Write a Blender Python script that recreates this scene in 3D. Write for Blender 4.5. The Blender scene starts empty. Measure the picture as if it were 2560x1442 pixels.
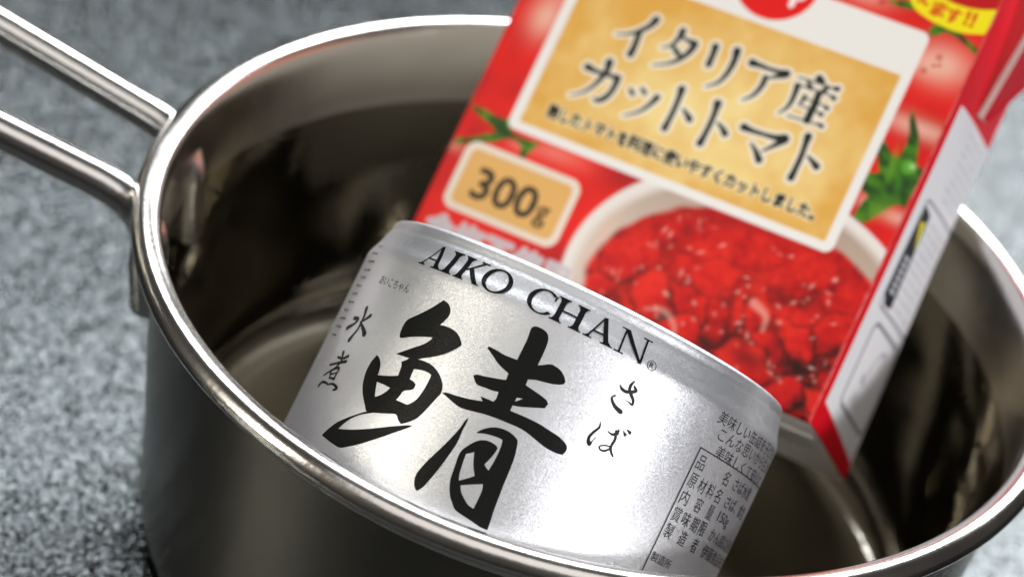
import bpy, bmesh, math
import numpy as np
from mathutils import Vector, Matrix

# ------------------------------------------------------------------ scene, camera, light
scene = bpy.context.scene
C = scene.collection
RIM_Z = 0.0675                      # height of the pan rim over the counter (metres)

cam_d = bpy.data.cameras.new("camera")
cam = bpy.data.objects.new("camera", cam_d)
C.objects.link(cam)
cam_d.sensor_width = 36.0
cam_d.lens = 94.15
cam_d.clip_start = 0.01
cam_d.clip_end = 20
cx = Vector((0.95991, 0.18414, 0.21133)); cy = Vector((-0.27847, 0.54037, 0.79401)); cz = Vector((0.03201, -0.82103, 0.56998))
M = Matrix((cx, cy, cz)).transposed().to_4x4()
M.translation = Vector((0.0, -0.38094, 0.25332 + RIM_Z))
cam.matrix_world = M
cam_d.dof.use_dof = True
cam_d.dof.focus_distance = 0.409
cam_d.dof.aperture_fstop = 13.2
cam_d.dof.aperture_blades = 0
scene.camera = cam

world = bpy.data.worlds.new("World")
scene.world = world
world.use_nodes = True
wn = world.node_tree.nodes
wn["Background"].inputs[0].default_value = (1.0, 0.90, 0.80, 1)
wn["Background"].inputs[1].default_value = 0.04

def area(name, az, el, dist, sx, sy, power, color, aim=(0, 0, 0.06)):
    a, e = math.radians(az), math.radians(el)
    p = Vector(aim) + Vector((math.cos(e) * math.cos(a), math.cos(e) * math.sin(a), math.sin(e))) * dist
    l = bpy.data.lights.new(name, 'AREA')
    l.shape = 'RECTANGLE'; l.size = sx; l.size_y = sy; l.energy = power; l.color = color
    o = bpy.data.objects.new(name, l); C.objects.link(o)
    o.location = p
    o.rotation_euler = (Vector(aim) - p).to_track_quat('-Z', 'Y').to_euler()
    return o
area("key_lamp", -47, 24, 1.3, 0.14, 0.14, 10.0, (1.0, 0.98, 0.99))
area("window_lamp", 98, 51, 1.2, 1.1, 0.36, 20, (0.95, 0.98, 1.0))
area("low_window_lamp", 66, 26, 1.3, 0.62, 0.48, 13.0, (0.97, 0.98, 1.0))
area("side_lamp", 207, 20, 1.4, 0.03, 0.6, 8.0, (1.0, 0.94, 0.80))
area("ceiling_lamp", -92, 55, 1.5, 1.6, 1.0, 5.4, (1.0, 0.96, 0.93))

scene.view_settings.view_transform = 'Standard'
scene.view_settings.look = 'None'
scene.view_settings.exposure = -0.1
scene.view_settings.gamma = 1.0
scene.cycles.max_bounces = 14
scene.cycles.glossy_bounces = 10

# ------------------------------------------------------------------ helpers
def link(name, me, mat=None, parent=None, smooth=True):
    o = bpy.data.objects.new(name, me); C.objects.link(o)
    if mat: me.materials.append(mat)
    if smooth:
        me.polygons.foreach_set("use_smooth", [True] * len(me.polygons))
    if parent: o.parent = parent
    return o

def mesh(name, verts, faces):
    me = bpy.data.meshes.new(name)
    me.from_pydata([tuple(map(float, v)) for v in verts], [], [tuple(map(int, f)) for f in faces])
    me.update()
    return me

def tag(o, label=None, cat=None, group=None, kind=None):
    if label: o["label"] = label
    if cat: o["category"] = cat
    if group: o["group"] = group
    if kind: o["kind"] = kind

def empty(name, loc, label, cat):
    o = bpy.data.objects.new(name, None); C.objects.link(o)
    o.location = loc; o.empty_display_size = 0.02
    tag(o, label, cat)
    return o

def material(name, base=(0.5, 0.5, 0.5), metallic=0.0, rough=0.4, **kw):
    m = bpy.data.materials.new(name); m.use_nodes = True
    b = m.node_tree.nodes["Principled BSDF"]
    b.inputs["Base Color"].default_value = (*base, 1)
    b.inputs["Metallic"].default_value = metallic
    b.inputs["Roughness"].default_value = rough
    for k, v in kw.items():
        b.inputs[k].default_value = v
    return m, m.node_tree, b

def node(nt, kind, **kw):
    n = nt.nodes.new(kind)
    for k, v in kw.items(): setattr(n, k, v)
    return n

def flake_normal(nt, b, scale, amp, coord="Object", scale2=None, amp2=0.0, wave=0.0):
    """random facet tilt per cell: metal flake / embossed sparkle"""
    L = nt.links
    tc = node(nt, "ShaderNodeTexCoord"); geo = node(nt, "ShaderNodeNewGeometry")
    cur = geo.outputs["Normal"]
    if wave:                                  # faint dings and waves of thin sheet
        nz = node(nt, "ShaderNodeTexNoise"); nz.inputs["Scale"].default_value = 70; nz.inputs["Detail"].default_value = 2
        L.new(tc.outputs[coord], nz.inputs["Vector"])
        bp = node(nt, "ShaderNodeBump"); bp.inputs["Strength"].default_value = wave; bp.inputs["Distance"].default_value = .0015
        L.new(nz.outputs["Fac"], bp.inputs["Height"]); cur = bp.outputs[0]
    for s, a in ((scale, amp), (scale2, amp2)):
        if not s: continue
        v = node(nt, "ShaderNodeTexVoronoi"); v.inputs["Scale"].default_value = s
        L.new(tc.outputs[coord], v.inputs["Vector"])
        sub = node(nt, "ShaderNodeVectorMath", operation='SUBTRACT'); sub.inputs[1].default_value = (.5, .5, .5)
        L.new(v.outputs["Color"], sub.inputs[0])
        mul = node(nt, "ShaderNodeVectorMath", operation='SCALE'); mul.inputs["Scale"].default_value = a
        L.new(sub.outputs[0], mul.inputs[0])
        add = node(nt, "ShaderNodeVectorMath", operation='ADD')
        L.new(cur, add.inputs[0]); L.new(mul.outputs[0], add.inputs[1])
        nrm = node(nt, "ShaderNodeVectorMath", operation='NORMALIZE')
        L.new(add.outputs[0], nrm.inputs[0]); cur = nrm.outputs[0]
    return cur

# ------------------------------------------------------------------ materials
def make_steel(name, base, rough, scratch=0.02, smudge=0.05, ring=0.0):
    m, nt, b = material(name, base, 1.0, rough)
    tc = node(nt, "ShaderNodeTexCoord")
    n1 = node(nt, "ShaderNodeTexNoise"); n1.inputs["Scale"].default_value = 55; n1.inputs["Detail"].default_value = 5
    nt.links.new(tc.outputs["Object"], n1.inputs["Vector"])
    mr = node(nt, "ShaderNodeMapRange"); mr.inputs[1].default_value = .35; mr.inputs[2].default_value = .75
    mr.inputs[3].default_value = rough; mr.inputs[4].default_value = rough + smudge
    nt.links.new(n1.outputs["Fac"], mr.inputs[0]); nt.links.new(mr.outputs[0], b.inputs["Roughness"])
    n2 = node(nt, "ShaderNodeTexNoise"); n2.inputs["Scale"].default_value = 900; n2.inputs["Detail"].default_value = 2
    nt.links.new(tc.outputs["Object"], n2.inputs["Vector"])
    n3 = node(nt, "ShaderNodeTexNoise"); n3.inputs["Scale"].default_value = 38; n3.inputs["Detail"].default_value = 1
    nt.links.new(tc.outputs["Object"], n3.inputs["Vector"])
    ad = node(nt, "ShaderNodeMath", operation='MULTIPLY_ADD'); ad.inputs[1].default_value = 18.0 * (1 if ring == 0 else ring)
    nt.links.new(n3.outputs["Fac"], ad.inputs[0]); nt.links.new(n2.outputs["Fac"], ad.inputs[2])
    bp = node(nt, "ShaderNodeBump"); bp.inputs["Strength"].default_value = scratch; bp.inputs["Distance"].default_value = .0006
    nt.links.new(ad.outputs[0], bp.inputs["Height"]); nt.links.new(bp.outputs[0], b.inputs["Normal"])
    return m
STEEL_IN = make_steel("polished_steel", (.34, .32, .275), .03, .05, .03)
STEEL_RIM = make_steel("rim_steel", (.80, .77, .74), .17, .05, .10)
STEEL_ROD = make_steel("rod_steel", (.78, .765, .74), .18, .04, .06)

def make_brushed():
    m, nt, b = material("brushed_steel", (.22, .21, .185), 1.0, .30, Anisotropic=.9)
    tc = node(nt, "ShaderNodeTexCoord")
    # circumferential brushing: angle, radius-free, stretched along the angle
    sep = node(nt, "ShaderNodeSeparateXYZ"); nt.links.new(tc.outputs["Object"], sep.inputs[0])
    at = node(nt, "ShaderNodeMath", operation='ARCTAN2'); nt.links.new(sep.outputs[1], at.inputs[0]); nt.links.new(sep.outputs[0], at.inputs[1])
    cmb = node(nt, "ShaderNodeCombineXYZ")
    ma = node(nt, "ShaderNodeMath", operation='MULTIPLY'); ma.inputs[1].default_value = 9.0; nt.links.new(at.outputs[0], ma.inputs[0])
    mz = node(nt, "ShaderNodeMath", operation='MULTIPLY'); mz.inputs[1].default_value = 6000.0; nt.links.new(sep.outputs[2], mz.inputs[0])
    nt.links.new(ma.outputs[0], cmb.inputs[0]); nt.links.new(mz.outputs[0], cmb.inputs[1])
    n = node(nt, "ShaderNodeTexNoise"); n.inputs["Scale"].default_value = 1.0; n.inputs["Detail"].default_value = 4
    nt.links.new(cmb.outputs[0], n.inputs["Vector"])
    bp = node(nt, "ShaderNodeBump"); bp.inputs["Strength"].default_value = .0045; bp.inputs["Distance"].default_value = .0003
    nt.links.new(n.outputs["Fac"], bp.inputs["Height"]); nt.links.new(bp.outputs[0], b.inputs["Normal"])
    mr = node(nt, "ShaderNodeMapRange"); mr.inputs[3].default_value = .255; mr.inputs[4].default_value = .275
    nt.links.new(n.outputs["Fac"], mr.inputs[0]); nt.links.new(mr.outputs[0], b.inputs["Roughness"])
    b.inputs["Anisotropic Rotation"].default_value = .25
    tg = node(nt, "ShaderNodeTangent"); tg.direction_type = 'RADIAL'; tg.axis = 'Z'
    nt.links.new(tg.outputs[0], b.inputs["Tangent"])
    return m
BRUSHED = make_brushed()

def make_counter():
    m, nt, b = material("embossed_steel_counter", (.085, .093, .095), 1.0, .40)
    cur = flake_normal(nt, b, 2300, .46, "Object", 5200, .24)
    nt.links.new(cur, b.inputs["Normal"])
    tc = node(nt, "ShaderNodeTexCoord")
    n = node(nt, "ShaderNodeTexNoise"); n.inputs["Scale"].default_value = 90; n.inputs["Detail"].default_value = 4
    nt.links.new(tc.outputs["Object"], n.inputs["Vector"])
    mr = node(nt, "ShaderNodeMapRange"); mr.inputs[1].default_value = .3; mr.inputs[2].default_value = .7
    mr.inputs[3].default_value = .09; mr.inputs[4].default_value = .20
    nt.links.new(n.outputs["Fac"], mr.inputs[0]); nt.links.new(mr.outputs[0], b.inputs["Roughness"])
    return m
COUNTER = make_counter()

def make_label():
    m, nt, b = material("silver_can_lacquer", (.69, .705, .74), 1.0, .48)
    cur = flake_normal(nt, b, 13000, .28, "Object", wave=.22)
    nt.links.new(cur, b.inputs["Normal"])
    b.inputs["Coat Weight"].default_value = .12
    b.inputs["Coat Roughness"].default_value = .18
    return m
LABEL = make_label()

def make_ink():
    m, nt, b = material("black_can_ink", (.005, .0055, .005), .0, .40)
    cur = flake_normal(nt, b, 8500, .16, "Object")
    nt.links.new(cur, b.inputs["Normal"])
    b.inputs["Specular IOR Level"].default_value = .15
    return m
INK = make_ink()
INK_GREY, _, _ = material("dark_small_print_ink", (.012, .013, .02), 0, .45)
CAN_END, _, _ = material("bare_can_end", (.66, .66, .67), 1.0, .25)

def make_print():
    m, nt, b = material("printed_carton", (.8, .8, .8), 0, .45)
    at = node(nt, "ShaderNodeAttribute"); at.attribute_name = "print"
    nt.links.new(at.outputs["Color"], b.inputs["Base Color"])
    tc = node(nt, "ShaderNodeTexCoord")
    n = node(nt, "ShaderNodeTexNoise"); n.inputs["Scale"].default_value = 160; n.inputs["Detail"].default_value = 3
    nt.links.new(tc.outputs["Object"], n.inputs["Vector"])
    bp = node(nt, "ShaderNodeBump"); bp.inputs["Strength"].default_value = .08; bp.inputs["Distance"].default_value = .0004
    nt.links.new(n.outputs["Fac"], bp.inputs["Height"]); nt.links.new(bp.outputs[0], b.inputs["Normal"])
    b.inputs["Specular IOR Level"].default_value = .28
    return m
PRINT = make_print()
PAPER, _, _ = material("plain_carton_board", (.72, .69, .64), 0, .55)
CARTON_RED, _, _ = material("red_carton_board", (.70, .012, .03), 0, .38)

# ------------------------------------------------------------------ countertop
def build_counter():
    S = .9
    me = mesh("countertop", [(-S, -S, 0), (S, -S, 0), (S, S, 0), (-S, S, 0)], [(0, 1, 2, 3)])
    o = link("countertop", me, COUNTER, smooth=False)
    tag(o, "embossed stainless steel countertop under the saucepan", "countertop", kind="structure")
build_counter()

# ------------------------------------------------------------------ saucepan
R = 0.0808
def smooth_profile(pts, n=6):
    """Catmull-Rom through (r, z) points"""
    P = [np.array(p, float) for p in pts]
    P = [2 * P[0] - P[1]] + P + [2 * P[-1] - P[-2]]
    out = []
    for i in range(1, len(P) - 2):
        for k in range(n):
            t = k / n
            a, b, c, d = P[i - 1], P[i], P[i + 1], P[i + 2]
            out.append(.5 * ((2 * b) + (c - a) * t + (2 * a - 5 * b + 4 * c - d) * t * t + (-a + 3 * b - 3 * c + d) * t ** 3))
    out.append(P[-2])
    return out

def lathe(name, prof, seg=192, close_first=False):
    verts, faces = [], []
    n = len(prof)
    for r, z in prof:
        for k in range(seg):
            a = 2 * math.pi * k / seg
            verts.append((r * math.cos(a), r * math.sin(a), z))
    for i in range(n - 1):
        for k in range(seg):
            k2 = (k + 1) % seg
            faces.append((i * seg + k, i * seg + k2, (i + 1) * seg + k2, (i + 1) * seg + k))
    return mesh(name, verts, faces)

pan = empty("saucepan", (0, 0, 0), "stainless steel saucepan with rolled rim and twin rod handle holding the can and carton", "saucepan")
Z0 = RIM_Z
FLOOR = 0.0040
inner = [(0.0003, FLOOR), (.020, FLOOR), (.045, FLOOR), (.0600, FLOOR), (.0655, FLOOR + .0006), (.0690, FLOOR + .0028), (.0708, FLOOR + .0065), (.0720, FLOOR + .012), (.0738, .030), (.0750, .0420), (.0754, .0480), (.0755, .0500)]
rim = [(.0755, .0500), (.0756, .0520), (.0757, .0570), (.0758, .0610), (.0759, .0632), (.0761, .0646), (.0765, .0657), (.0772, .0664), (.0781, .0668), (.0790, .06685), (.0798, .0666), (.0805, .0660), (.0810, .0652), (.0812, .0643), (.0809, .0635), (.0801, .0631), (.0791, .0629), (.0783, .0625), (.0777, .0616), (.0774, .0605), (.0772, .0595)]
outer = [(.0772, .0595), (.07705, .0580), (.0762, .050), (.0748, .036), (.0734, .022), (.0725, .0105), (.0715, .0055), (.0695, .0020), (.0660, .0004), (.0600, .0002), (.040, .0002), (.0003, .0002)]
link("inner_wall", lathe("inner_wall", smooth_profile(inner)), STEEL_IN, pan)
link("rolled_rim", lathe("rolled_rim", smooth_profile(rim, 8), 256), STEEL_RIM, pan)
link("outer_wall", lathe("outer_wall", smooth_profile(outer)), BRUSHED, pan)

def tube(name, path, rad, seg=20, caps=True):
    P = [Vector(p) for p in path]
    verts, faces = [], []
    up = Vector((0.13, 1, .07)).normalized()
    rings = []
    for i, p in enumerate(P):
        t = (P[min(i + 1, len(P) - 1)] - P[max(i - 1, 0)]).normalized()
        x = (up - t * up.dot(t)).normalized(); up = x
        y = t.cross(x)
        rings.append((p, x, y, t, rad))
    if caps:   # rounded ends
        p, x, y, t, r0 = rings[0]
        pre = [(p - t * (r0 * math.sin(a)), x, y, t, r0 * math.cos(a)) for a in (1.5, 1.2, .9, .6, .3)]
        p, x, y, t, r0 = rings[-1]
        post = [(p + t * (r0 * math.sin(a)), x, y, t, r0 * math.cos(a)) for a in (.3, .6, .9, 1.2, 1.5)]
        rings = pre + rings + post
    for p, x, y, t, r0 in rings:
        for k in range(seg):
            a = 2 * math.pi * k / seg
            verts.append(p + x * (r0 * math.cos(a)) + y * (r0 * math.sin(a)))
    for i in range(len(rings) - 1):
        for k in range(seg):
            k2 = (k + 1) % seg
            faces.append((i * seg + k, i * seg + k2, (i + 1) * seg + k2, (i + 1) * seg + k))
    faces.append(tuple(range(seg))[::-1]); faces.append(tuple((len(rings) - 1) * seg + k for k in range(seg)))
    return mesh(name, verts, faces)

def bez(p0, p1, p2, n=10):
    p0, p1, p2 = Vector(p0), Vector(p1), Vector(p2)
    return [p0.lerp(p1, t).lerp(p1.lerp(p2, t), t) for t in [k / n for k in range(n + 1)]]

handle = bpy.data.objects.new("handle", None); C.objects.link(handle); handle.parent = pan; handle.empty_display_size = .02
ROD = .0033
for y0, y1 in ((.0110, .0135), (-.0130, -.0143)):
    # welded end runs down the wall, bends out under the rim, rises along the handle
    xw = -math.sqrt(.0771 ** 2 - y0 ** 2)
    path = [Vector((xw + .0012, y0, .0415)), Vector((xw + .0006, y0, .0455)), Vector((xw, y0, .0500))]
    path += bez((xw, y0, .0520), (xw - .0002, y0, .0605), (-.0868, y0 * 1.01, .0634), 12)
    d = Vector((-1, (y1 - y0) / .032, .262))
    st = Vector((-.0868, y0 * 1.01, .0634))
    path += [st + d * s for s in (.004, .012, .024, .04, .06, .085, .105)]
    link("rod", tube("rod", path, ROD), STEEL_ROD, handle)
# closing loop of the handle
dl = .0868 + .105
ze = .0634 + .105 * .262
ya, yb = .0110 * 1.01 + .105 * (.0025 / .032), -.0130 * 1.01 + .105 * (-.0013 / .032)
loop = bez((-dl + .0005, ya, ze), (-dl - .014, ya + .001, ze + .004), (-dl - .018, (ya + yb) / 2, ze + .005), 8)[:-1] + bez((-dl - .018, (ya + yb) / 2, ze + .005), (-dl - .014, yb - .001, ze + .004), (-dl + .0005, yb, ze), 8)
link("end_loop", tube("end_loop", loop, ROD * .999), STEEL_ROD, handle)

# ------------------------------------------------------------------ text and outline helpers (2-D, millimetres)
def text_tris(body):
    """flat triangles (n,3,2) of a line of text in the built-in font"""
    c = bpy.data.curves.new("tmp", 'FONT'); c.body = body; c.resolution_u = 3
    o = bpy.data.objects.new("tmp", c); C.objects.link(o)
    bpy.context.view_layer.update()
    dg = bpy.context.evaluated_depsgraph_get()
    ev = o.evaluated_get(dg); me = ev.to_mesh()
    me.calc_loop_triangles()
    v = np.array([p.co[:2] for p in me.vertices]); t = np.array([l.vertices[:] for l in me.loop_triangles])
    ev.to_mesh_clear(); bpy.data.objects.remove(o); bpy.data.curves.remove(c)
    return v[t] if len(t) else np.zeros((0, 3, 2))

def fit(tr, x0, z0, x1, z1):
    mn, mx = tr.reshape(-1, 2).min(0), tr.reshape(-1, 2).max(0)
    return (tr - mn) / (mx - mn) * (np.array([x1, z1]) - np.array([x0, z0])) + np.array([x0, z0])

def curve_round(pts, sharp=55, n=4):
    """rounds a closed outline, keeping its sharp corners"""
    P = np.array(pts, float); N = len(P); out = []
    def is_sharp(i):
        a, b = P[i] - P[i - 1], P[(i + 1) % N] - P[i]
        d = math.degrees(abs(math.atan2(a[0] * b[1] - a[1] * b[0], a @ b)))
        return d > sharp
    S = [is_sharp(i) for i in range(N)]
    for i in range(N):
        b, c = P[i], P[(i + 1) % N]
        a = 2 * b - c if S[i] else P[i - 1]
        d = 2 * c - b if S[(i + 1) % N] else P[(i + 2) % N]
        for k in range(n):
            t = k / n
            out.append(.5 * ((2 * b) + (c - a) * t + (2 * a - 5 * b + 4 * c - d) * t * t + (-a + 3 * b - 3 * c + d) * t ** 3))
    return np.array(out)

def fill_tris(loops):
    """triangles of an outline with holes"""
    c = bpy.data.curves.new("tmp", 'CURVE'); c.dimensions = '2D'; c.fill_mode = 'BOTH'
    for L in loops:
        s = c.splines.new('POLY'); s.points.add(len(L) - 1); s.use_cyclic_u = True
        for p, q in zip(s.points, L): p.co = (q[0], q[1], 0, 1)
    o = bpy.data.objects.new("tmp", c); C.objects.link(o)
    bpy.context.view_layer.update()
    ev = o.evaluated_get(bpy.context.evaluated_depsgraph_get()); me = ev.to_mesh(); me.calc_loop_triangles()
    v = np.array([p.co[:2] for p in me.vertices]); t = np.array([l.vertices[:] for l in me.loop_triangles])
    ev.to_mesh_clear(); bpy.data.objects.remove(o); bpy.data.curves.remove(c)
    return v[t]

def stroke_path(s, n=7):
    P = [np.array(p, float) for p in s]
    P = [2 * P[0] - P[1]] + P + [2 * P[-1] - P[-2]]
    out = []
    for i in range(1, len(P) - 2):
        for k in range(n):
            t = k / n; a, b, c, d = P[i - 1:i + 3]
            q = .5 * ((2 * b) + (c - a) * t + (2 * a - 5 * b + 4 * c - d) * t * t + (-a + 3 * b - 3 * c + d) * t ** 3)
            q[2] = b[2] + (c[2] - b[2]) * t; out.append(q)
    out.append(P[-2]); return np.array(out)

def stroke_poly(s, k=1.0):
    Q = stroke_path(s); xy, w = Q[:, :2], Q[:, 2] * k / 2
    t = np.gradient(xy, axis=0); t /= np.linalg.norm(t, axis=1)[:, None] + 1e-9
    nrm = np.stack([-t[:, 1], t[:, 0]], 1)
    Lf, Rt = xy + nrm * w[:, None], xy - nrm * w[:, None]
    tris = []
    for i in range(len(xy) - 1):
        tris += [(Lf[i], Rt[i], Rt[i + 1]), (Lf[i], Rt[i + 1], Lf[i + 1])]
    for e, sg in ((0, -1), (-1, 1)):       # round caps
        a0 = math.atan2(nrm[e, 1], nrm[e, 0])
        ang = [a0 - sg * math.pi * k / 8 for k in range(9)]
        pts = [xy[e] + w[e] * np.array([math.cos(a), math.sin(a)]) for a in ang]
        for k in range(8): tris.append((xy[e], pts[k], pts[k + 1]))
    return np.array(tris)

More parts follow.
